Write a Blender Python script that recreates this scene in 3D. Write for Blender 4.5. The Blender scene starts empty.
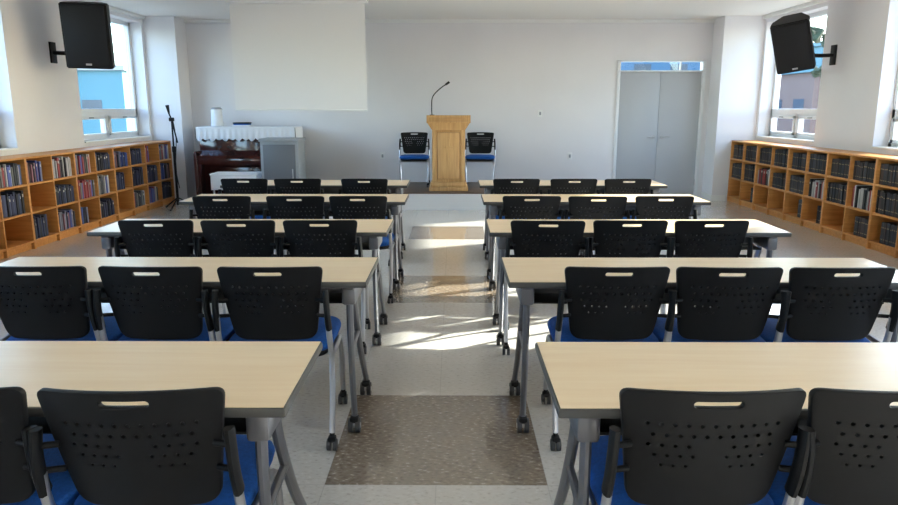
import bpy, bmesh, math, random
from mathutils import Vector, Matrix
random.seed(7)
scene = bpy.context.scene

# ------------------------------------------------------------------ materials
def mat(name, col, rough=0.5, metal=0.0, spec=0.5, noise=None, bump=None, coat=0.0):
    m = bpy.data.materials.new(name); m.use_nodes = True
    nt = m.node_tree; b = nt.nodes['Principled BSDF']
    b.inputs['Base Color'].default_value = (*col, 1)
    b.inputs['Roughness'].default_value = rough
    b.inputs['Metallic'].default_value = metal
    b.inputs['Specular IOR Level'].default_value = spec
    b.inputs['Coat Weight'].default_value = coat
    tc = nt.nodes.new('ShaderNodeTexCoord')
    if noise:
        sc, amt = noise
        n = nt.nodes.new('ShaderNodeTexNoise'); n.inputs['Scale'].default_value = sc
        n.inputs['Detail'].default_value = 4
        nt.links.new(tc.outputs['Object'], n.inputs['Vector'])
        r = nt.nodes.new('ShaderNodeValToRGB')
        r.color_ramp.elements[0].position = 0.3; r.color_ramp.elements[1].position = 0.7
        r.color_ramp.elements[0].color = (*[c*(1-amt) for c in col], 1)
        r.color_ramp.elements[1].color = (*[min(1, c*(1+amt)) for c in col], 1)
        nt.links.new(n.outputs['Fac'], r.inputs['Fac'])
        nt.links.new(r.outputs['Color'], b.inputs['Base Color'])
    if bump:
        sc, st = bump
        n2 = nt.nodes.new('ShaderNodeTexNoise'); n2.inputs['Scale'].default_value = sc
        nt.links.new(tc.outputs['Object'], n2.inputs['Vector'])
        bp = nt.nodes.new('ShaderNodeBump'); bp.inputs['Strength'].default_value = st
        bp.inputs['Distance'].default_value = 0.01
        nt.links.new(n2.outputs['Fac'], bp.inputs['Height'])
        nt.links.new(bp.outputs['Normal'], b.inputs['Normal'])
    return m

def wood(name, c1, c2, rough=0.4, scale=(1, 14, 14), coat=0.0, spec=0.5):
    m = bpy.data.materials.new(name); m.use_nodes = True
    nt = m.node_tree; b = nt.nodes['Principled BSDF']
    b.inputs['Roughness'].default_value = rough
    b.inputs['Coat Weight'].default_value = coat
    b.inputs['Specular IOR Level'].default_value = spec
    tc = nt.nodes.new('ShaderNodeTexCoord')
    mp = nt.nodes.new('ShaderNodeMapping'); mp.inputs['Scale'].default_value = scale
    n = nt.nodes.new('ShaderNodeTexNoise'); n.inputs['Scale'].default_value = 2.5
    n.inputs['Detail'].default_value = 6; n.inputs['Distortion'].default_value = 0.6
    r = nt.nodes.new('ShaderNodeValToRGB')
    r.color_ramp.elements[0].position = 0.32; r.color_ramp.elements[1].position = 0.68
    r.color_ramp.elements[0].color = (*c1, 1); r.color_ramp.elements[1].color = (*c2, 1)
    nt.links.new(tc.outputs['Object'], mp.inputs['Vector'])
    nt.links.new(mp.outputs['Vector'], n.inputs['Vector'])
    nt.links.new(n.outputs['Fac'], r.inputs['Fac'])
    nt.links.new(r.outputs['Color'], b.inputs['Base Color'])
    return m

M_wall = mat('wall_paint', (0.81, 0.795, 0.815), 0.75, noise=(1.2, 0.02))
M_ceil = mat('ceiling_paint', (0.88, 0.86, 0.83), 0.8)
M_trim = mat('trim_white', (0.84, 0.84, 0.82), 0.45)
M_upvc = mat('window_upvc', (0.80, 0.82, 0.84), 0.3)
M_table = wood('table_laminate', (0.82, 0.61, 0.38), (0.87, 0.68, 0.45), 0.30)
M_edge = mat('table_edge_band', (0.06, 0.058, 0.055), 0.45)
M_steel = mat('leg_grey_steel', (0.16, 0.16, 0.175), 0.38, 0.45)
M_silver = mat('silver_tube', (0.50, 0.50, 0.52), 0.3, 0.85)
M_black = mat('black_plastic', (0.0065, 0.0065, 0.0075), 0.52, spec=0.20)
M_blk2 = mat('black_matte', (0.008, 0.008, 0.009), 0.6, spec=0.3)
M_rubber = mat('caster_rubber', (0.05, 0.05, 0.053), 0.5)
M_blue = mat('blue_fabric', (0.004, 0.09, 0.38), 0.9, noise=(90, 0.2), bump=(300, 0.3))
M_pine = wood('pine_shelf', (0.53, 0.21, 0.05), (0.66, 0.30, 0.08), 0.42)
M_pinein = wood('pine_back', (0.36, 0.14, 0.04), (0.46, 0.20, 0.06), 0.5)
M_oak = wood('lectern_oak', (0.55, 0.29, 0.10), (0.70, 0.42, 0.17), 0.38, scale=(14, 14, 1))
M_oakd = wood('lectern_oak_dark', (0.44, 0.22, 0.075), (0.56, 0.32, 0.12), 0.38, scale=(14, 14, 1))
M_piano = mat('piano_mahogany', (0.055, 0.012, 0.010), 0.12, noise=(6, 0.3), coat=0.5)
M_lace = mat('lace_cotton', (0.86, 0.86, 0.88), 0.9, bump=(140, 0.4))
M_white = mat('white_plastic', (0.85, 0.85, 0.85), 0.4)
M_greycab = mat('grey_cabinet_paint', (0.32, 0.34, 0.36), 0.45)
M_greydk = mat('grey_cabinet_dark', (0.14, 0.15, 0.165), 0.4)
M_door = mat('door_grey', (0.48, 0.50, 0.53), 0.45)
M_screen = mat('projection_screen', (0.84, 0.83, 0.83), 0.85)
M_stage = wood('stage_carpet_wood', (0.10, 0.06, 0.04), (0.15, 0.10, 0.07), 0.5)
M_stageF = mat('stage_face', (0.80, 0.78, 0.74), 0.5)
M_grille = mat('speaker_grille', (0.010, 0.010, 0.012), 0.6, spec=0.3)

# glass: thin pane
M_glass = bpy.data.materials.new('window_glass'); M_glass.use_nodes = True
nt = M_glass.node_tree; nt.nodes.clear()
o = nt.nodes.new('ShaderNodeOutputMaterial'); mx = nt.nodes.new('ShaderNodeMixShader')
tr = nt.nodes.new('ShaderNodeBsdfTransparent'); gl = nt.nodes.new('ShaderNodeBsdfGlossy')
tr.inputs['Color'].default_value = (0.91, 0.96, 0.98, 1)
gl.inputs['Roughness'].default_value = 0.02; mx.inputs['Fac'].default_value = 0.05
nt.links.new(tr.outputs[0], mx.inputs[1]); nt.links.new(gl.outputs[0], mx.inputs[2]); nt.links.new(mx.outputs[0], o.inputs[0])

# books: colour from attribute
M_books = bpy.data.materials.new('book_covers'); M_books.use_nodes = True
nt = M_books.node_tree; b = nt.nodes['Principled BSDF']; b.inputs['Roughness'].default_value = 0.45
at = nt.nodes.new('ShaderNodeAttribute'); at.attribute_name = 'bookcol'
nt.links.new(at.outputs['Color'], b.inputs['Base Color'])

# floor: vinyl tiles, world-space tile grid, brown speckled inset squares along the aisle
T = 0.435
M_floor = bpy.data.materials.new('vinyl_tile_floor'); M_floor.use_nodes = True
nt = M_floor.node_tree; b = nt.nodes['Principled BSDF']
L = nt.links
tc = nt.nodes.new('ShaderNodeTexCoord'); sep = nt.nodes.new('ShaderNodeSeparateXYZ')
L.new(tc.outputs['Object'], sep.inputs[0])
def mth(op, a, b_=None, c=None):
    n = nt.nodes.new('ShaderNodeMath'); n.operation = op
    for i, v in enumerate((a, b_, c)):
        if v is None: continue
        if isinstance(v, (int, float)): n.inputs[i].default_value = v
        else: L.new(v, n.inputs[i])
    return n.outputs[0]
X0, Y0 = -0.50, 2.49
xx = mth('DIVIDE', mth('SUBTRACT', sep.outputs['X'], X0), T)
yy = mth('DIVIDE', mth('SUBTRACT', sep.outputs['Y'], Y0), T)
fx = mth('FRACT', xx); fy = mth('FRACT', yy)
def seam(f):
    return mth('LESS_THAN', mth('MINIMUM', f, mth('SUBTRACT', 1.0, f)), 0.005)
seams = mth('MAXIMUM', seam(fx), seam(fy))
inx = mth('MULTIPLY', mth('GREATER_THAN', xx, 0.0), mth('LESS_THAN', xx, 2.0))
py = mth('FLOORED_MODULO', yy, 6.0)
brown = mth('MULTIPLY', inx, mth('LESS_THAN', py, 2.0))
cell = nt.nodes.new('ShaderNodeCombineXYZ')
L.new(mth('FLOOR', xx), cell.inputs[0]); L.new(mth('FLOOR', yy), cell.inputs[1])
wn = nt.nodes.new('ShaderNodeTexWhiteNoise'); L.new(cell.outputs[0], wn.inputs['Vector'])
def ramp(src, stops):
    r = nt.nodes.new('ShaderNodeValToRGB')
    els = r.color_ramp.elements
    els[0].position, els[0].color = stops[0][0], (*stops[0][1], 1)
    els[1].position, els[1].color = stops[-1][0], (*stops[-1][1], 1)
    for p, c in stops[1:-1]:
        e = els.new(p); e.color = (*c, 1)
    L.new(src, r.inputs['Fac']); return r.outputs['Color']
n1 = nt.nodes.new('ShaderNodeTexNoise'); n1.inputs['Scale'].default_value = 70; n1.inputs['Detail'].default_value = 4
mp = nt.nodes.new('ShaderNodeMapping'); mp.inputs['Scale'].default_value = (0.6, 1, 1); mp.inputs['Rotation'].default_value = (0, 0, 0.6)
L.new(tc.outputs['Object'], mp.inputs[0]); L.new(mp.outputs[0], n1.inputs['Vector'])
cream = ramp(n1.outputs['Fac'], [(0.30, (0.50, 0.46, 0.40)), (0.42, (0.66, 0.62, 0.56)), (0.6, (0.69, 0.655, 0.60)), (0.72, (0.78, 0.75, 0.70))])
brn = ramp(n1.outputs['Fac'], [(0.30, (0.15, 0.108, 0.072)), (0.48, (0.255, 0.195, 0.14)), (0.60, (0.29, 0.23, 0.17)), (0.68, (0.56, 0.49, 0.40))])
def mixc(fac, a, b_):
    n = nt.nodes.new('ShaderNodeMix'); n.data_type = 'RGBA'
    if isinstance(fac, (int, float)): n.inputs[0].default_value = fac
    else: L.new(fac, n.inputs[0])
    for i, v in ((6, a), (7, b_)):
        if isinstance(v, tuple): n.inputs[i].default_value = (*v, 1)
        else: L.new(v, n.inputs[i])
    return n.outputs[2]
c = mixc(brown, cream, brn)
c = mixc(mth('MULTIPLY', wn.outputs['Value'], 0.05), c, (0.40, 0.37, 0.32))
c = mixc(mth('MULTIPLY', seams, 0.22), c, (0.20, 0.18, 0.16))
L.new(c, b.inputs['Base Color'])
b.inputs['Roughness'].default_value = 0.24
b.inputs['Specular IOR Level'].default_value = 0.6
b.inputs['Coat Weight'].default_value = 0.9; b.inputs['Coat Roughness'].default_value = 0.07
n3 = nt.nodes.new('ShaderNodeTexNoise'); n3.inputs['Scale'].default_value = 4.0; L.new(tc.outputs['Object'], n3.inputs['Vector'])
bp = nt.nodes.new('ShaderNodeBump'); bp.inputs['Strength'].default_value = 0.05; bp.inputs['Distance'].default_value = 0.02
L.new(n3.outputs['Fac'], bp.inputs['Height']); L.new(bp.outputs['Normal'], b.inputs['Normal']); L.new(bp.outputs['Normal'], b.inputs['Coat Normal'])

# ------------------------------------------------------------------ mesh builder
class MB:
    def __init__(s):
        s.v = []; s.f = []; s.m = []; s.mats = []; s.col = []; s.usecol = False
    def mi(s, m):
        if m not in s.mats: s.mats.append(m)
        return s.mats.index(m)
    def add(s, vs, fs, m, M=None, col=None):
        k = len(s.v); i = s.mi(m)
        for p in vs:
            p = Vector(p)
            if M is not None: p = M @ p
            s.v.append(p[:])
        for f in fs:
            s.f.append([a+k for a in f]); s.m.append(i); s.col.append(col or (1, 1, 1))
    def box(s, x0, x1, y0, y1, z0, z1, m, bev=0.0, M=None, col=None, seg=2):
        if bev <= 0:
            vs = [(x0,y0,z0),(x1,y0,z0),(x1,y1,z0),(x0,y1,z0),(x0,y0,z1),(x1,y0,z1),(x1,y1,z1),(x0,y1,z1)]
            fs = [(0,3,2,1),(4,5,6,7),(0,1,5,4),(1,2,6,5),(2,3,7,6),(3,0,4,7)]
            s.add(vs, fs, m, M, col); return
        bm = bmesh.new(); bmesh.ops.create_cube(bm, size=1)
        for v in bm.verts:
            v.co = Vector(((x0+x1)/2+v.co.x*(x1-x0), (y0+y1)/2+v.co.y*(y1-y0), (z0+z1)/2+v.co.z*(z1-z0)))
        bmesh.ops.bevel(bm, geom=bm.edges[:], offset=bev, segments=seg, affect='EDGES', profile=0.5)
        s.addbm(bm, m, M)
    def addbm(s, bm, m, M=None):
        bm.verts.ensure_lookup_table(); bm.verts.index_update()
        s.add([v.co[:] for v in bm.verts], [[v.index for v in f.verts] for f in bm.faces], m, M)
        bm.free()
    def tube(s, pts, r, m, n=10, smooth=4, M=None, sq=None):
        P = [Vector(p) for p in pts]
        if smooth and len(P) > 2:
            Q = []
            for i in range(len(P)-1):
                p0 = P[max(i-1, 0)]; p1 = P[i]; p2 = P[i+1]; p3 = P[min(i+2, len(P)-1)]
                for k in range(smooth):
                    t = k/smooth
                    Q.append(0.5*((2*p1)+(p2-p0)*t+(2*p0-5*p1+4*p2-p3)*t*t+(3*p1-p0-3*p2+p3)*t**3))
            Q.append(P[-1]); P = Q
        R = r if callable(r) else (lambda t: r)
        vs = []; fs = []
        t0 = (P[1]-P[0]).normalized()
        a = Vector((1, 0, 0)) if abs(t0.x) < 0.8 else Vector((0, 1, 0))
        nrm = (a - t0*a.dot(t0)).normalized()
        for i, p in enumerate(P):
            t = (P[min(i+1, len(P)-1)]-P[max(i-1, 0)]).normalized()
            nrm = (nrm - t*nrm.dot(t)).normalized(); bn = t.cross(nrm)
            rr = R(i/(len(P)-1)); ra, rb = (rr, rr) if sq is None else (rr*sq[0], rr*sq[1])
            for k in range(n):
                an = 2*math.pi*k/n
                vs.append(p+nrm*math.cos(an)*ra+bn*math.sin(an)*rb)
        for i in range(len(P)-1):
            for k in range(n):
                fs.append((i*n+k, i*n+(k+1) % n, (i+1)*n+(k+1) % n, (i+1)*n+k))
        fs.append(list(range(n))[::-1]); fs.append([(len(P)-1)*n+k for k in range(n)])
        s.add(vs, fs, m, M)
    def cyl(s, p0, p1, r0, m, r1=None, n=16, M=None):
        r1 = r0 if r1 is None else r1
        s.tube([p0, p1], lambda t: r0+(r1-r0)*t, m, n=n, smooth=0, M=M)
    def prism(s, prof, x0, x1, m, axis='x', M=None):
        n = len(prof)
        if axis == 'x': vs = [(x0, a, b_) for a, b_ in prof]+[(x1, a, b_) for a, b_ in prof]
        elif axis == 'y': vs = [(a, x0, b_) for a, b_ in prof]+[(a, x1, b_) for a, b_ in prof]
        else: vs = [(a, b_, x0) for a, b_ in prof]+[(a, b_, x1) for a, b_ in prof]
        fs = [list(range(n))[::-1], [n+i for i in range(n)]]+[(i, (i+1) % n, n+(i+1) % n, n+i) for i in range(n)]
        s.add(vs, fs, m, M)
    def mesh(s, name, smooth=True, usecol=False):
        me = bpy.data.meshes.new(name); me.from_pydata(s.v, [], s.f)
        for m in s.mats: me.materials.append(m)
        for p, i in zip(me.polygons, s.m): p.material_index = i
        bm = bmesh.new(); bm.from_mesh(me); bmesh.ops.recalc_face_normals(bm, faces=bm.faces[:]); bm.to_mesh(me); bm.free()
        if usecol:
            ca = me.color_attributes.new('bookcol', 'FLOAT_COLOR', 'CORNER')
            for p, cc in zip(me.polygons, s.col):
                for li in p.loop_indices: ca.data[li].color = (*cc, 1)
        if smooth:
            for p in me.polygons: p.use_smooth = True
            me.set_sharp_from_angle(angle=math.radians(35))
        me.update(); return me
    def obj(s, name, loc=(0, 0, 0), rot=(0, 0, 0), **k):
        return place(s.mesh(name+'_mesh', **k), name, loc, rot)

def place(me, name, loc=(0, 0, 0), rot=(0, 0, 0)):
    ob = bpy.data.objects.new(name, me); scene.collection.objects.link(ob)
    ob.location = loc; ob.rotation_euler = rot; return ob

# ------------------------------------------------------------------ room shell
XW, YB, YF, H = 4.7, 11.5, -3.0, 2.8
PL, PR, YP = -4.22, 4.09, 11.05       # pier inner faces, pier front
WT = 0.28
m = MB(); m.box(-XW-WT, XW+WT, YF-0.2, YB+0.25, -0.1, 0, M_floor); m.obj('floor', smooth=False)
m = MB(); m.box(-XW-WT, XW+WT, YF-0.2, YB+0.25, H, H+0.2, M_ceil)
m.obj('ceiling', smooth=False)

ZS, ZT = 1.00, 2.70
WL = [(-2.4, -0.4), (1.1, 3.2), (5.0, 7.6), (9.0, 10.98)]  # openings nearest the camera are out of view, added to let in light
WR = [(-2.4, -1.0), (0.3, 2.5), (5.4, 7.95), (9.25, 10.98)]  # unseen near openings added for light, set to keep sun off front table
def sidewall(name, sgn, wins):
    m = MB(); a, b_ = sorted((sgn*XW, sgn*(XW+WT)))
    m.box(a, b_, YF, YB, 0, ZS, M_wall); m.box(a, b_, YF, YB, ZT, H, M_wall)
    y = YF
    for w0, w1 in wins:
        m.box(a, b_, y, w0, ZS, ZT, M_wall); y = w1
    m.box(a, b_, y, YB, ZS, ZT, M_wall)
    m.obj(name, smooth=False)
sidewall('wall_left', -1, WL); sidewall('wall_right', 1, WR)
DX0, DX1, DZ, TZ = 2.61, 4.01, 2.0, 2.18
m = MB()
m.box(-XW, DX0, YB, YB+0.2, 0, H, M_wall); m.box(DX1, XW, YB, YB+0.2, 0, H, M_wall); m.box(DX0, DX1, YB, YB+0.2, TZ, H, M_wall)
m.obj('wall_back', smooth=False)
m = MB(); m.box(-XW, XW, YF-0.2, YF, 0, H, M_wall); m.obj('wall_front', smooth=False)
m = MB(); m.box(-XW, PL, YP, YB, 0, H, M_wall); m.obj('wall_pier_left', smooth=False)
m = MB(); m.box(PR, XW, YP, YB, 0, H, M_wall); m.obj('wall_pier_right', smooth=False)
m = MB(); m.box(PL, PR, YB-0.05, YB, H-0.05, H, M_trim, 0.008); m.obj('trim_1')
m = MB(); m.box(-XW, -XW+0.05, YF, YP, H-0.05, H, M_trim, 0.008); m.obj('trim_2')
m = MB(); m.box(XW-0.05, XW, YF, YP, H-0.05, H, M_trim, 0.008); m.obj('trim_3')
m = MB(); m.box(PL, -2.2, YB-0.015, YB, 0, 0.09, M_trim); m.box(2.35, DX0-0.06, YB-0.015, YB, 0, 0.09, M_trim); m.obj('baseboard_back')
m = MB(); m.box(PR-0.015, PR, YP, YB, 0, 0.09, M_trim); m.box(PR-0.015, 4.30, YP-0.015, YP, 0, 0.09, M_trim); m.obj('baseboard_right')

# windows
wi = 0
for sgn, wins in ((-1, WL), (1, WR)):
    for (w0, w1) in wins:
        wi += 1; m = MB()
        xa, xb = sorted((sgn*(XW+0.17), sgn*(XW+0.25)))
        f = 0.06
        m.box(xa, xb, w0, w1, ZS, ZS+f, M_upvc, 0.006); m.box(xa, xb, w0, w1, ZT-f, ZT, M_upvc, 0.006)
        m.box(xa, xb, w0, w0+f, ZS, ZT, M_upvc, 0.006); m.box(xa, xb, w1-f, w1, ZS, ZT, M_upvc, 0.006)
        m.box(xa, xb, w0, w1, 1.33, 1.43, M_upvc, 0.006)
        ym = (w0+w1)/2
        m.box(xa, xb, ym-0.04, ym+0.04, ZS, 1.36, M_upvc, 0.006)
        xs0, xs1 = sorted((sgn*(XW+0.15), sgn*(XW+0.20)))
        for a, b_ in ((w0+f, ym-0.04), (ym+0.04, w1-f)):
            m.box(xs0, xs1, a, b_, ZS+f, ZS+f+0.04, M_upvc, 0.004); m.box(xs0, xs1, a, b_, 1.29, 1.33, M_upvc, 0.004)
            m.box(xs0, xs1, a, a+0.045, ZS+f, 1.33, M_upvc, 0.004); m.box(xs0, xs1, b_-0.045, b_, ZS+f, 1.33, M_upvc, 0.004)
            hx = sgn*(XW+0.145)
            m.box(min(hx, hx-sgn*0.02), max(hx, hx-sgn*0.02), (a+b_)/2-0.05, (a+b_)/2+0.05, 1.30, 1.32, M_greycab, 0.003)
        gx = sgn*(XW+0.21)
        m.box(gx-0.003, gx+0.003, w0+0.03, w1-0.03, ZS+0.03, ZT-0.03, M_glass)
        sx = sorted((sgn*(XW-0.02), sgn*(XW+0.17)))
        m.box(sx[0], sx[1], w0+0.002, w1-0.002, ZS, ZS+0.02, M_trim, 0.004)
        m.obj('window_%d' % wi)

# door
m = MB()
fr = 0.05
yd0, yd1 = YB-0.02, YB+0.12
m.box(DX0, DX0+fr, yd0, yd1, 0, TZ, M_upvc, 0.005); m.box(DX1-fr, DX1, yd0, yd1, 0, TZ, M_upvc, 0.005)
m.box(DX0, DX1, yd0, yd1, TZ-0.02, TZ, M_upvc, 0.005); m.box(DX0, DX1, yd0, yd1, DZ, DZ+0.025, M_upvc, 0.005)
xm = (DX0+DX1)/2
for a, b_, hs in ((DX0+fr, xm-0.002, -1), (xm+0.002, DX1-fr, 1)):
    m.box(a, b_, YB+0.02, YB+0.06, 0.01, DZ, M_door, 0.004)
    hx = xm+hs*0.07
    m.cyl((hx, YB+0.02, 0.98), (hx, YB-0.005, 0.98), 0.03, M_silver)
    m.cyl((hx, YB, 0.98), (hx, YB-0.05, 0.98), 0.012, M_silver)
    m.tube([(hx, YB-0.05, 0.98), (hx+hs*0.11, YB-0.055, 0.98)], 0.010, M_silver, smooth=0)
    for hz in (0.25, 1.75):
        e = a if hs < 0 else b_
        m.cyl((e, YB+0.015, hz-0.05), (e, YB+0.015, hz+0.05), 0.009, M_silver)
m.box(DX0+fr, DX1-fr, YB+0.04, YB+0.046, DZ+0.02, TZ-0.02, M_glass)
m.box(xm+0.3, xm+0.32, YB+0.02, YB+0.06, DZ+0.02, TZ-0.02, M_upvc)
m.obj('door_1')

# stage
m = MB()
m.box(-2.15, 2.30, 10.0, YB-0.001, 0, 0.235, M_stageF)
m.box(-2.15, 2.30, 9.985, YB-0.001, 0.235, 0.25, M_stage, 0.004)
m.obj('stage_platform')

# projection screen hanging from the ceiling
m = MB()
m.box(-2.76, -1.09, 9.05, 9.056, 1.42, 2.72, M_screen)
m.cyl((-2.76, 9.053, 1.412), (-1.09, 9.053, 1.412), 0.012, M_white)
m.box(-2.80, -1.05, 9.0, 9.11, 2.70, 2.80, M_white, 0.015)
m.obj('projection_screen')

# ------------------------------------------------------------------ chair
def chair_back():
    cu = bpy.data.curves.new('cb', 'CURVE'); cu.dimensions = '2D'; cu.fill_mode = 'BOTH'
    cu.extrude = 0.007; cu.bevel_depth = 0.0022; cu.bevel_resolution = 1
    def spl(pts):
        s = cu.splines.new('POLY'); s.points.add(len(pts)-1)
        for i, p in enumerate(pts): s.points[i].co = (p[0], p[1], 0, 1)
        s.use_cyclic_u = True
    TOP = 0.318
    corners = [(-0.168, 0.0, 0.045), (0.168, 0.0, 0.045), (0.213, TOP, 0.022), (-0.213, TOP, 0.022)]
    pts = []
    for i, (x, y, r) in enumerate(corners):
        p = Vector((x, y)); pr = Vector(corners[i-1][:2]); nx = Vector(corners[(i+1) % 4][:2])
        a = p+(pr-p).normalized()*r; c_ = p+(nx-p).normalized()*r
        for k in range(7):
            t = k/6; q = a*(1-t)**2+p*2*t*(1-t)+c_*t*t; pts.append(q)
        nn = Vector(corners[(i+1) % 4][:2]); nr = corners[(i+1) % 4][2]
        e = nn+(p-nn).normalized()*nr
        for k in range(1, 8): pts.append(c_.lerp(e, k/8))
    out = []
    for q in pts:
        y = q.y
        if y > 0.2: y += 0.006*(1-(q.x/0.213)**2)*(y-0.2)/0.118
        out.append((q.x, y))
    spl(out)
    sl = []
    for sx in (1, -1):
        for k in range(9):
            an = -math.pi/2+math.pi*k/8
            sl.append((sx*(0.048+0.0105*math.cos(an)), 0.2965+sx*0.0105*math.sin(an)))
    spl(sl)
    rows = [(0.240, [0.150, 0.120, 0.090, 0.060, 0.030, 0.0], 0.0070), (0.211, [0.135, 0.105, 0.075, 0.045, 0.015], 0.0070),
            (0.182, [0.142, 0.112, 0.082, 0.052], 0.0066), (0.154, [0.126, 0.097, 0.068, 0.039], 0.0062),
            (0.126, [0.108, 0.080, 0.052], 0.0056)]
    for y, xs, r in rows:
        for x in xs:
            for sg in ((1, -1) if x > 0 else (1,)):
                spl([(sg*x+r*math.cos(2*math.pi*k/10), y+r*math.sin(2*math.pi*k/10)) for k in range(10)])
    ob = bpy.data.objects.new('cb', cu); scene.collection.objects.link(ob)
    dg = bpy.context.evaluated_depsgraph_get()
    me = bpy.data.meshes.new_from_object(ob.evaluated_get(dg))
    bm = bmesh.new(); bm.from_mesh(me)
    bmesh.ops.remove_doubles(bm, verts=bm.verts[:], dist=1e-5)
    for i in range(-9, 10):
        bmesh.ops.bisect_plane(bm, geom=bm.verts[:]+bm.edges[:]+bm.faces[:], plane_co=(i*0.0213+0.0003, 0, 0), plane_no=(1, 0, 0))
    for i in range(1, 11):
        bmesh.ops.bisect_plane(bm, geom=bm.verts[:]+bm.edges[:]+bm.faces[:], plane_co=(0, i*0.030+0.0007, 0), plane_no=(0, 1, 0))
    for v in bm.verts:
        x, y, z = v.co
        yy = -0.185-0.29*y+0.15*y*y + 0.9*x*x + z
        v.co = (x, yy, 0.491+y)
    bpy.data.objects.remove(ob)
    return bm

CH = MB()
CH.addbm(chair_back(), M_black)
def cushion(mb, cx, cy, hx, hy, z0, z1, m, crown=0.012, p=5, rings=6, n=40):
    vs = []; fs = []
    prof = []
    hgt = z1-z0; r = hgt*0.5
    for k in range(rings+1):
        a = -math.pi/2+math.pi*k/rings
        prof.append((-r+r*math.cos(a), z0+r+r*math.sin(a)))
    prof = [(-0.10, z0)]+prof+[(-0.06, z1+crown*0.7), (-0.14, z1+crown)]
    for off, z in prof:
        for k in range(n):
            an = 2*math.pi*k/n; ca, sa = math.cos(an), math.sin(an)
            ex = (abs(ca)**(2/p))*math.copysign(1, ca); ey = (abs(sa)**(2/p))*math.copysign(1, sa)
            vs.append((cx+ex*(hx+off), cy+ey*(hy+off), z))
    for i in range(len(prof)-1):
        for k in range(n): fs.append((i*n+k, i*n+(k+1) % n, (i+1)*n+(k+1) % n, (i+1)*n+k))
    fs.append(list(range(n))[::-1]); fs.append([(len(prof)-1)*n+k for k in range(n)])
    mb.add(vs, fs, m)
cushion(CH, 0, 0.03, 0.228, 0.222, 0.425, 0.470, M_blue)
cushion(CH, 0, 0.03, 0.215, 0.21, 0.400, 0.428, M_blk2, crown=0.0)
for sg in (1, -1):
    CH.tube([(sg*0.226, -0.225, 0.60), (sg*0.230, -0.205, 0.50), (sg*0.230, -0.165, 0.38), (sg*0.228, -0.175, 0.22), (sg*0.225, -0.20, 0.075)], 0.0125, M_silver)
    CH.tube([(sg*0.230, -0.17, 0.415), (sg*0.225, 0.02, 0.405), (sg*0.215, 0.16, 0.385), (sg*0.21, 0.235, 0.28), (sg*0.205, 0.28, 0.075)], 0.0125, M_silver)
    CH.tube([(sg*0.222, -0.232, 0.715), (sg*0.226, -0.235, 0.66), (sg*0.228, -0.228, 0.60), (sg*0.230, -0.212, 0.545)], 0.0165, M_black, sq=(0.78, 1.3))
    for z, y in ((0.60, -0.20), (0.67, -0.215)):
        CH.cyl((sg*0.180, y, z), (sg*0.224, y-0.012, z), 0.008, M_black)
    for fx_, fy_ in ((sg*0.225, -0.20), (sg*0.205, 0.28)):
        CH.cyl((fx_, fy_, 0.08), (fx_, fy_, 0.055), 0.011, M_blk2)
        CH.box(fx_-0.017, fx_+0.017, fy_-0.028, fy_+0.012, 0.038, 0.062, M_blk2, 0.006)
        CH.cyl((fx_-0.021, fy_-0.012, 0.0255), (fx_-0.005, fy_-0.012, 0.0255), 0.0255, M_rubber)
        CH.cyl((fx_+0.005, fy_-0.012, 0.0255), (fx_+0.021, fy_-0.012, 0.0255), 0.0255, M_rubber)
CH.tube([(-0.23, -0.10, 0.402), (0.23, -0.10, 0.402)], 0.011, M_silver, smooth=0)
CH.tube([(-0.215, 0.15, 0.388), (0.215, 0.15, 0.388)], 0.011, M_silver, smooth=0)
chair_me = CH.mesh('perforated_chair_mesh')

# ------------------------------------------------------------------ table
TW, TD, TH = 1.76, 0.50, 0.73
TB = MB()
TB.box(-TW/2+0.006, TW/2-0.006, -TD/2+0.006, TD/2-0.006, TH-0.022, TH, M_table)
TB.box(-TW/2, TW/2, -TD/2, TD/2, TH-0.027, TH-0.0015, M_edge, 0.006)
TB.box(-TW/2+0.09, TW/2-0.09, -0.06, 0.0, TH-0.10, TH-0.045, M_steel, 0.008)
TB.box(-TW/2+0.12, TW/2-0.12, -0.135, 0.16, TH-0.125, TH-0.117, M_blk2)
TB.box(-TW/2+0.12, TW/2-0.12, 0.155, 0.162, TH-0.125, TH-0.075, M_blk2)
for sg in (1, -1):
    x = sg*(TW/2-0.085)
    TB.box(x-0.022, x+0.022, -0.21, 0.205, TH-0.045, TH-0.026, M_steel, 0.004)
    TB.box(x-0.03, x+0.03, -0.205, 0.03, TH-0.115, TH-0.04, M_steel, 0.012)
    TB.tube([(x, -0.17, TH-0.07), (x, -0.172, 0.50), (x, -0.155, 0.28), (x, -0.12, 0.09)], lambda t: 0.021-0.003*t, M_steel, sq=(0.75, 1.15))
    TB.tube([(x, -0.05, TH-0.07), (x, 0.0, 0.52), (x, 0.13, 0.30), (x, 0.25, 0.15), (x, 0.30, 0.09)], lambda t: 0.021-0.003*t, M_steel, sq=(0.75, 1.15))
    TB.tube([(x, -0.165, 0.40), (x, 0.055, 0.42)], 0.013, M_steel, smooth=0)
    for fy_ in (-0.12, 0.30):
        TB.cyl((x, fy_, 0.10), (x, fy_, 0.065), 0.014, M_steel)
        TB.box(x-0.02, x+0.02, fy_-0.035, fy_+0.015, 0.048, 0.075, M_blk2, 0.008)
        TB.cyl((x-0.026, fy_-0.012, 0.033), (x-0.006, fy_-0.012, 0.033), 0.033, M_rubber, n=20)
        TB.cyl((x+0.006, fy_-0.012, 0.033), (x+0.026, fy_-0.012, 0.033), 0.033, M_rubber, n=20)
        TB.cyl((x-0.028, fy_-0.012, 0.033), (x+0.028, fy_-0.012, 0.033), 0.012, M_silver)
table_me = TB.mesh('folding_table_mesh')

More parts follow.
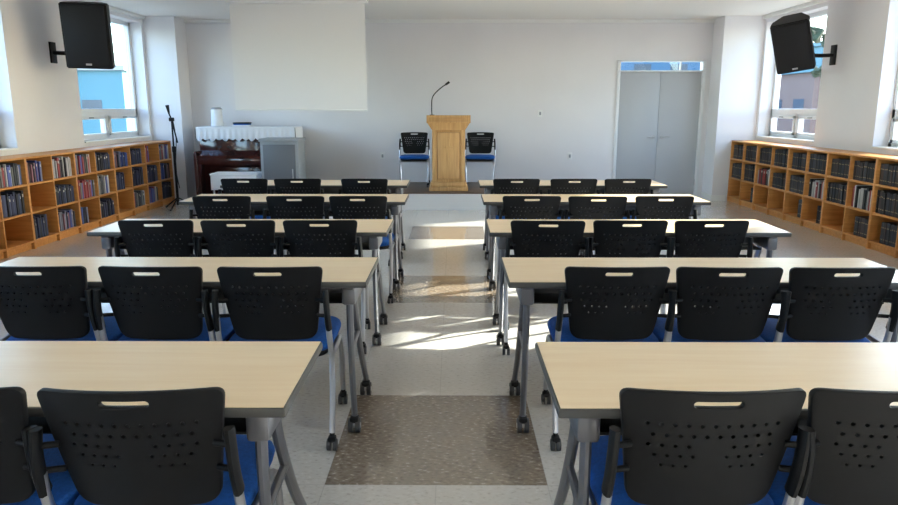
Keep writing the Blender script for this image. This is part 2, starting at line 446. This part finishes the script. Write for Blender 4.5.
FAR = [2.077, 3.33, 4.52, 5.88, 7.05]
LX = [-0.405, -0.360, -0.385, -0.37, -0.43]
RX = [0.255, 0.232, 0.212, 0.235, 0.25]
for i in range(5):
    y = FAR[i]-TD/2
    place(table_me, 'training_table', (LX[i]-TW/2, y, 0))
    place(table_me, 'training_table', (RX[i]+TW/2, y, 0))

BT = [1.476, 2.717, 3.91, 5.03, 6.30]
CXR = [[0.597, 1.035, 1.53], [0.667, 1.124, 1.57], [0.548, 1.017, 1.475], [0.58, 1.056, 1.545], [0.57, 1.09, 1.58]]
CXL = [[-0.745, -1.20, -1.66], [-0.746, -1.225, -1.71], [-0.767, -1.236, -1.71], [-0.69, -1.15, -1.69], [-0.80, -1.42, -1.90]]
rr = random.Random(3)
for i in range(5):
    for X in CXR[i]+CXL[i]:
        place(chair_me, 'perforated_chair', (X, BT[i]+0.265+rr.uniform(-0.012, 0.012), 0), (0, 0, rr.uniform(-0.03, 0.03)))
place(chair_me, 'perforated_chair', (-0.60, 10.95, 0.25), (0, 0, math.pi+0.05))
place(chair_me, 'perforated_chair', (0.42, 10.95, 0.25), (0, 0, math.pi-0.05))

# ------------------------------------------------------------------ lectern
m = MB()
lx, ly, lz = -0.065, 10.4, 0.25
Mx = Matrix.Translation((lx, ly, lz))
m.box(-0.285, 0.285, -0.21, 0.21, 0, 0.06, M_oak, 0.008, Mx)
m.box(-0.265, 0.265, -0.19, 0.19, 0.06, 0.13, M_oak, 0.01, Mx)
m.box(-0.235, 0.235, -0.16, 0.16, 0.13, 0.88, M_oak, 0.006, Mx)
m.box(-0.165, 0.165, -0.172, -0.158, 0.17, 0.85, M_oakd, 0.004, Mx)
m.box(-0.155, 0.155, -0.180, -0.168, 0.18, 0.84, M_oak, 0.004, Mx)
for sg in (-1, 1):
    m.box(min(sg*0.175, sg*0.24), max(sg*0.175, sg*0.24), -0.175, -0.15, 0.13, 0.88, M_oak, 0.006, Mx)
m.box(-0.014, 0.014, -0.187, -0.178, 0.42, 0.76, M_oak, 0.003, Mx)
m.box(-0.070, 0.070, -0.187, -0.178, 0.62, 0.648, M_oak, 0.003, Mx)
prof = [(-0.24, 0.88), (0.24, 0.88), (0.305, 0.98), (-0.305, 0.98)]
m.prism(prof, -0.19, 0.20, M_oak, 'y', Mx)
m.prism([(-0.23, 0.98), (0.24, 0.98), (0.24, 1.05), (-0.23, 1.09)], -0.315, 0.315, M_oak, 'x', Mx)
m.box(-0.28, 0.28, -0.236, -0.225, 1.0, 1.06, M_oakd, 0.003, Mx)
m.obj('wooden_lectern')
m = MB()
m.cyl((-0.31, 10.5, 1.309), (-0.31, 10.5, 1.345), 0.035, M_blk2)
m.tube([(-0.31, 10.5, 1.33), (-0.315, 10.5, 1.45), (-0.30, 10.49, 1.60), (-0.20, 10.47, 1.71), (-0.10, 10.45, 1.78)], 0.008, M_blk2)
m.cyl((-0.11, 10.453, 1.773), (-0.055, 10.44, 1.81), 0.014, M_blk2, 0.018)
m.obj('gooseneck_microphone')

# ------------------------------------------------------------------ piano with lace cover
m = MB()
px0, px1, pz = -3.92, -2.45, 1.15
m.box(px0, px1, 10.92, 11.38, 0.06, pz-0.03, M_piano, 0.008)
m.box(px0-0.01, px1+0.01, 10.88, 11.40, pz-0.03, pz, M_piano, 0.008)
m.box(px0, px0+0.05, 10.62, 11.38, 0.06, 0.80, M_piano, 0.008); m.box(px1-0.05, px1, 10.62, 11.38, 0.06, 0.80, M_piano, 0.008)
m.box(px0+0.05, px1-0.05, 10.64, 10.95, 0.60, 0.69, M_piano, 0.006)
m.prism([(10.63, 0.69), (10.93, 0.76), (10.93, 0.80), (10.63, 0.735)], px0+0.05, px1-0.05, M_piano)
for x in (px0+0.06, px1-0.06):
    m.box(x-0.04, x+0.04, 10.62, 11.38, 0, 0.07, M_piano, 0.01)
    m.tube([(x, 10.67, 0.07), (x, 10.66, 0.3), (x, 10.67, 0.6)], lambda t: 0.025+0.015*t, M_piano)
m.box(px0+0.15, px1-0.15, 10.905, 10.925, 0.15, 0.55, M_piano, 0.006)
for k in (-0.08, 0.0, 0.08):
    m.box((px0+px1)/2+k-0.015, (px0+px1)/2+k+0.015, 10.83, 10.93, 0.08, 0.10, M_silver, 0.003)
m.obj('upright_piano')
m = MB()
vs = []; fs = []; N = 120
x0, x1, yf, yb = px0-0.025, px1+0.025, 10.865, 11.41
for k in range(N+1):
    x = x0+(x1-x0)*k/N
    drop = 0.17+0.03*abs(math.sin(k*math.pi/8))+0.01*math.sin(k*0.4)
    w = 0.010*math.sin(k*0.9)
    vs += [(x, yb, pz+0.006), (x, yf+0.01, pz+0.006), (x, yf-0.006, pz-0.004), (x, yf-0.010+w*0.4, pz-drop*0.5), (x, yf-0.016+w, pz-drop)]
for k in range(N):
    for j in range(4): fs.append((k*5+j, (k+1)*5+j, (k+1)*5+j+1, k*5+j+1))
m.add(vs, fs, M_lace)
for xe, sg in ((x0, -1), (x1, 1)):
    vs = []; fs = []
    for k in range(41):
        y = yf+(yb-yf)*k/40; drop = 0.17+0.03*abs(math.sin(k*math.pi/8)); w = 0.006*math.sin(k*0.9)
        vs += [(xe, y, pz+0.006), (xe+sg*0.008, y, pz-0.01), (xe+sg*(0.012+w), y, pz-drop)]
    for k in range(40):
        for j in range(2): fs.append((k*3+j, (k+1)*3+j, (k+1)*3+j+1, k*3+j+1))
    m.add(vs, fs, M_lace)
m.obj('lace_piano_cover')
m = MB()
m.cyl((-3.70, 11.15, pz+0.012), (-3.70, 11.15, pz+0.05), 0.10, M_white, 0.095, n=28)
m.cyl((-3.70, 11.15, pz+0.05), (-3.70, 11.15, pz+0.27), 0.09, M_white, 0.085, n=28)
m.cyl((-3.70, 11.15, pz+0.27), (-3.70, 11.15, pz+0.30), 0.095, M_greycab, 0.06, n=28)
m.obj('white_humidifier')
m = MB()
for k, (w, c_) in enumerate(((0.26, M_white), (0.22, M_blue), (0.24, M_blk2))):
    m.box(-3.3-w/2, -3.3+w/2, 11.02, 11.22, pz+0.012+k*0.02, pz+0.031+k*0.02, c_, 0.002)
m.obj('hymnal_stack')

# grey equipment cabinet
m = MB()
cx0, cx1, cy0, cy1 = -2.70, -2.17, 9.85, 10.35
m.box(cx0, cx1, cy0+0.02, cy1, 0.08, 0.98, M_greycab, 0.008)
m.box(cx0-0.015, cx1+0.015, cy0, cy1+0.01, 0.98, 1.02, M_greycab, 0.008)
m.box(cx0+0.04, cx1-0.04, cy0+0.008, cy0+0.022, 0.12, 0.94, M_greydk, 0.003)
m.box(cx1-0.09, cx1-0.075, cy0-0.012, cy0+0.01, 0.45, 0.60, M_silver, 0.004)
for x in (cx0+0.05, cx1-0.05):
    for y in (cy0+0.07, cy1-0.05):
        m.cyl((x-0.015, y, 0.035), (x+0.015, y, 0.035), 0.035, M_rubber)
        m.box(x-0.02, x+0.02, y-0.02, y+0.02, 0.06, 0.085, M_blk2)
m.obj('equipment_cabinet')
m = MB()
def bin_(mb, cx, cy, hx, hy, z0, h, ma):
    for a, b_, c_, d in ((-hx, hx, -hy, -hy+0.012), (-hx, hx, hy-0.012, hy), (-hx, -hx+0.012, -hy, hy), (hx-0.012, hx, -hy, hy)):
        mb.box(cx+a, cx+b_, cy+c_, cy+d, z0, z0+h, ma, 0.003)
    mb.box(cx-hx, cx+hx, cy-hy, cy+hy, z0, z0+0.012, ma)
    mb.tube([(cx-hx, cy-hy, z0+h), (cx+hx, cy-hy, z0+h), (cx+hx, cy+hy, z0+h), (cx-hx, cy+hy, z0+h), (cx-hx, cy-hy, z0+h)], 0.012, ma, smooth=0)
bin_(m, -3.10, 10.05, 0.33, 0.17, 0.30, 0.22, M_white)
for a in (-0.3, 0.3):
    for b_ in (-0.14, 0.14): m.cyl((-3.10+a, 10.05+b_, 0), (-3.10+a, 10.05+b_, 0.305), 0.014, M_silver)
m.obj('white_storage_bin')

# microphone stand
m = MB()
sx, sy = -4.02, 10.15
for k in range(3):
    a = k*2*math.pi/3+0.5
    m.tube([(sx, sy, 0.16), (sx+0.26*math.cos(a), sy+0.26*math.sin(a), 0.015)], 0.010, M_blk2, smooth=0)
    m.cyl((sx+0.25*math.cos(a), sy+0.25*math.sin(a), 0.018), (sx+0.28*math.cos(a), sy+0.28*math.sin(a), 0.012), 0.013, M_rubber)
m.cyl((sx, sy, 0.05), (sx, sy, 0.85), 0.018, M_blk2); m.cyl((sx, sy, 0.82), (sx, sy, 0.90), 0.026, M_blk2)
m.cyl((sx, sy, 0.85), (sx, sy, 1.28), 0.012, M_blk2); m.cyl((sx-0.03, sy, 1.28), (sx+0.03, sy, 1.28), 0.028, M_blk2)
m.tube([(sx+0.06, sy, 0.95), (sx, sy, 1.28), (sx-0.03, sy, 1.36)], 0.011, M_blk2, smooth=0)
m.tube([(sx-0.03, sy, 1.36), (sx-0.04, sy-0.02, 1.48)], lambda t: 0.013+0.014*t, M_blk2, smooth=0)
m.tube([(sx+0.02, sy, 1.25), (sx+0.05, sy-0.02, 1.0), (sx+0.02, sy-0.03, 0.6), (sx+0.05, sy-0.03, 0.3)], 0.006, M_blk2)
m.obj('microphone_stand')

# ------------------------------------------------------------------ speakers
def speaker(loc, rz, rx, ry, wallx, sc):
    m = MB()
    W, Hh, D = 0.45*sc, 0.66*sc, 0.36*sc
    R = Matrix.Translation(loc) @ Matrix.Rotation(rz, 4, 'Z') @ Matrix.Rotation(rx, 4, 'X') @ Matrix.Rotation(ry, 4, 'Y')
    prof = [(-W/2, -D/2), (W/2, -D/2), (W/2, -0.02), (W/2-0.10, D/2), (-W/2+0.10, D/2), (-W/2, -0.02)]
    bm = bmesh.new()
    lo = [bm.verts.new((a, b_, -Hh/2)) for a, b_ in prof]; hi = [bm.verts.new((a, b_, Hh/2)) for a, b_ in prof]
    bm.faces.new(lo[::-1]); bm.faces.new(hi)
    for i in range(6): bm.faces.new((lo[i], lo[(i+1) % 6], hi[(i+1) % 6], hi[i]))
    bmesh.ops.bevel(bm, geom=bm.edges[:], offset=0.012, segments=2, affect='EDGES')
    m.addbm(bm, M_blk2, R)
    m.box(-W/2+0.02, W/2-0.02, -D/2-0.018, -D/2+0.005, -Hh/2+0.02, Hh/2-0.02, M_grille, 0.01, R)
    m.box(-0.03, 0.03, -D/2-0.021, -D/2-0.016, -Hh/2+0.04, -Hh/2+0.06, M_silver, 0, R)
    back = R @ Vector((0, D/2, -0.18))
    w = Vector((wallx, back.y+0.02, back.z-0.03))
    m.tube([back, (back+w)/2+Vector((0, 0.02, -0.02)), w], 0.024, M_blk2)
    m.box(min(w.x, w.x-math.copysign(0.02, wallx)), max(w.x, w.x-math.copysign(0.02, wallx)), w.y-0.06, w.y+0.06, w.z-0.12, w.z+0.12, M_blk2, 0.004)
    m.box(-0.10, 0.10, D/2-0.005, D/2+0.02, -0.26, -0.06, M_blk2, 0.004, R)
    m.obj('wall_speaker')
speaker((-4.12, 8.25, 2.25), math.radians(14), math.radians(10), math.radians(1), -XW, 1.06)
speaker((4.10, 8.78, 2.205), math.radians(-30), math.radians(24), math.radians(-10), XW, 0.92)

# ------------------------------------------------------------------ bookcases + books
def bookcase(sgn, xfr, y0, y1, ncol, seed, style):
    rnd = random.Random(seed)
    m = MB(); bk = MB()
    xf = sgn*xfr; xb = sgn*(XW-0.005)
    def bx(xa, xc, *a, **k): m.box(min(xa, xc), max(xa, xc), *a, **k)
    top = 0.95; t = 0.02; base = 0.07
    pitch = (y1-y0)/ncol
    lev = [base, base+(top-base)/3, base+2*(top-base)/3, top]
    bx(xf, xb, y0, y1, top-0.022, top, M_pine, 0.004)
    for z in lev[:3]: bx(xf, xb, y0, y1, z, z+t, M_pine, 0.003)
    bx(xf+sgn*0.03, xf+sgn*0.045, y0, y1, 0, base, M_pine)
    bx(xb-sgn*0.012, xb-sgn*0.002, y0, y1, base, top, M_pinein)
    for c_ in range(ncol+1):
        y = y0+c_*pitch
        ya = max(y0, y-0.011 if c_ % 2 else y-0.018); yb_ = min(y1, y+0.011 if c_ % 2 else y+0.018)
        bx(xf-sgn*0.002, xb, ya, yb_, 0.0, top-0.001, M_pine, 0.003)
    for c_ in range(ncol):
        for l in range(3):
            za = lev[l]+t; hmax = lev[l+1]-lev[l]-0.04
            a = y0+c_*pitch+0.022; e = y0+(c_+1)*pitch-0.022
            key = rnd.random()
            if style == 'R':
                fill = 1.0 if l == 2 else (1.0 if l == 1 and rnd.random() < 0.9 else 0.4)
                if l == 0: fill = rnd.choice([0.0, 0.0, 0.35, 0.7])
                pal = [(0.010, 0.010, 0.012), (0.022, 0.019, 0.020), (0.015, 0.019, 0.03), (0.035, 0.02, 0.018)]
                if l == 1 and key > 0.6: pal = [(0.08, 0.03, 0.025), (0.03, 0.03, 0.035), (0.10, 0.06, 0.05)]
                if key > 0.85: pal = [(0.25, 0.03, 0.03), (0.55, 0.53, 0.5), (0.4, 0.38, 0.35), (0.02, 0.02, 0.02)]
                same = key <= 0.85
            else:
                fill = 1.0 if rnd.random() < 0.8 else rnd.choice([0.0, 0.5, 0.75])
                if key < 0.35: pal = [(0.04, 0.045, 0.09), (0.07, 0.08, 0.14), (0.03, 0.03, 0.035)]
                elif key < 0.65: pal = [(0.20, 0.20, 0.25), (0.05, 0.05, 0.06), (0.30, 0.14, 0.16), (0.05, 0.08, 0.26)]
                else: pal = [(0.5, 0.48, 0.48), (0.10, 0.13, 0.38), (0.34, 0.06, 0.06), (0.07, 0.07, 0.08), (0.22, 0.22, 0.20)]
                same = False
            hb = rnd.uniform(0.78, 0.93)*hmax; th0 = rnd.uniform(0.026, 0.036)
            y = a
            while True:
                th = th0*rnd.uniform(0.9, 1.1) if same else rnd.uniform(0.014, 0.040)
                if y+th > a+(e-a)*fill: break
                h = hb*(rnd.uniform(0.96, 1.03) if same else rnd.uniform(0.85, 1.05)); h = min(h, hmax)
                dep = 0.17
                xo = xf+sgn*(0.02+rnd.uniform(0, 0.012 if same else 0.025))
                cc = rnd.choice(pal)
                bk.box(min(xo, xo+sgn*dep), max(xo, xo+sgn*dep), y, y+th-0.003, za+0.001, za+h, M_books, col=cc)
                if style == 'R' and same or rnd.random() < 0.4:
                    lab = (0.28, 0.22, 0.11) if same else (0.6, 0.58, 0.5)
                    xl = xo-sgn*0.0012
                    hh = 0.05 if same else 0.12
                    bk.box(min(xl, xo), max(xl, xo), y+0.006, y+th-0.009, za+h*0.72, za+h*(0.72+hh), M_books, col=lab)
                    if same: bk.box(min(xl, xo), max(xl, xo), y+0.006, y+th-0.009, za+h*0.18, za+h*0.22, M_books, col=lab)
                y += th
    m.obj('wooden_bookcase'); bk.obj('shelf_books', smooth=False, usecol=True)
bookcase(-1, 4.36, 3.4, 10.90, 16, 11, 'L')
bookcase(1, 4.33, 3.4, 11.03, 16, 23, 'R')

# small wall fittings
m = MB()
for x, z in ((1.40, 1.30), (-1.15, 0.62), (1.9, 0.62)):
    m.box(x-0.035, x+0.035, YB-0.012, YB, z, z+0.11, M_white, 0.003)
    m.box(x-0.015, x+0.015, YB-0.016, YB-0.01, z+0.03, z+0.08, M_greycab, 0.002)
m.obj('wall_outlet')

# ------------------------------------------------------------------ outside
M_gr = mat('outside_ground', (0.16, 0.16, 0.14), 0.9, noise=(0.3, 0.2))
M_teal = mat('building_teal', (0.07, 0.19, 0.24), 0.6)
M_blu = mat('building_blue', (0.05, 0.12, 0.20), 0.6)
M_wht = mat('building_white', (0.32, 0.32, 0.32), 0.7)
M_brick = mat('building_brick', (0.17, 0.10, 0.085), 0.8)
M_leaf = mat('tree_foliage', (0.02, 0.035, 0.012), 0.9, noise=(3, 0.4))
M_bark = mat('tree_bark', (0.05, 0.035, 0.025), 0.9)
M_dkw = mat('building_window', (0.04, 0.06, 0.09), 0.2)
m = MB(); m.box(-150, 150, -120, 200, -3.7, -3.5, M_gr); m.obj('outside_ground', smooth=False)
def building(name, x0, x1, y0, y1, top, ma, roof):
    m = MB(); m.box(x0, x1, y0, y1, -3.5, top, ma)
    m.box(x0-0.3, x1+0.3, y0-0.3, y1+0.3, top, top+0.35, roof)
    z = -2.3
    while z+1.3 < top:
        for xs in (x0-0.03, x1+0.01):
            y = y0+1.0
            while y+1.4 < y1: m.box(xs, xs+0.02, y, y+1.4, z, z+1.3, M_dkw); y += 3.0
        x = x0+1
        while x+1.4 < x1:
            m.box(x, x+1.4, y0-0.03, y0-0.01, z, z+1.3, M_dkw); x += 3.0
        z += 3.0
    m.obj(name, smooth=False)
building('neighbour_building', -42, -23, 50, 66, 4.0, M_teal, M_wht)
building('neighbour_building', 22, 29, 44, 55, 3.6, M_brick, M_teal)
building('neighbour_building', 30, 44, 56, 80, 6.4, M_teal, M_teal)
building('neighbour_building', 2, 21, 60, 70, 6.2, M_blu, M_wht)
def tree(x, y, h, seed):
    rnd = random.Random(seed); m = MB()
    m.tube([(x, y, -3.5), (x+0.1, y, -3.5+h*0.5), (x, y+0.1, -3.5+h*0.85)], lambda t: 0.22*(1-t)+0.05, M_bark)
    for k in range(60):
        a = rnd.uniform(0, 6.28); r = rnd.uniform(0.1, h*0.22); z = -3.5+h*rnd.uniform(0.45, 1.0)
        p = Vector((x+r*math.cos(a), y+r*math.sin(a), z))
        m.tube([(x, y, z-h*0.1), p], lambda t: 0.05*(1-t)+0.015, M_bark, smooth=0)
        bm = bmesh.new(); bmesh.ops.create_icosphere(bm, subdivisions=2, radius=h*rnd.uniform(0.02, 0.045))
        for v in bm.verts: v.co *= rnd.uniform(0.5, 1.4)
        m.addbm(bm, M_leaf, Matrix.Translation(p))
    m.obj('garden_tree')
tree(19.5, 34.5, 11.5, 1)

# ------------------------------------------------------------------ light
w = bpy.data.worlds.new('sky'); scene.world = w; w.use_nodes = True
nt = w.node_tree; bg = nt.nodes['Background']
sk = nt.nodes.new('ShaderNodeTexSky'); sk.sky_type = 'NISHITA'; sk.sun_disc = False
sk.sun_elevation = math.radians(25); sk.sun_rotation = math.radians(67); sk.air_density = 1.0; sk.dust_density = 1.5
nt.links.new(sk.outputs[0], bg.inputs['Color']); bg.inputs['Strength'].default_value = 1.15
sl = bpy.data.lights.new('sun', 'SUN'); sl.energy = 17.0; sl.angle = math.radians(1.2); sl.color = (1, 0.93, 0.82)
so = bpy.data.objects.new('sun', sl); scene.collection.objects.link(so)
d = Vector((-0.80, -0.33, -0.40)).normalized()
so.rotation_euler = d.to_track_quat('-Z', 'Y').to_euler(); so.location = (30, 20, 20)

scene.view_settings.view_transform = 'Standard'
scene.view_settings.exposure = 0.68

# ------------------------------------------------------------------ camera
cd = bpy.data.cameras.new('camera'); cd.sensor_width = 36; cd.lens = 700/898*36; cd.clip_end = 500
co = bpy.data.objects.new('camera', cd); scene.collection.objects.link(co)
co.location = (0, 0, 1.44); co.rotation_euler = (math.radians(90-11.66), 0, math.radians(0.33))
scene.camera = co
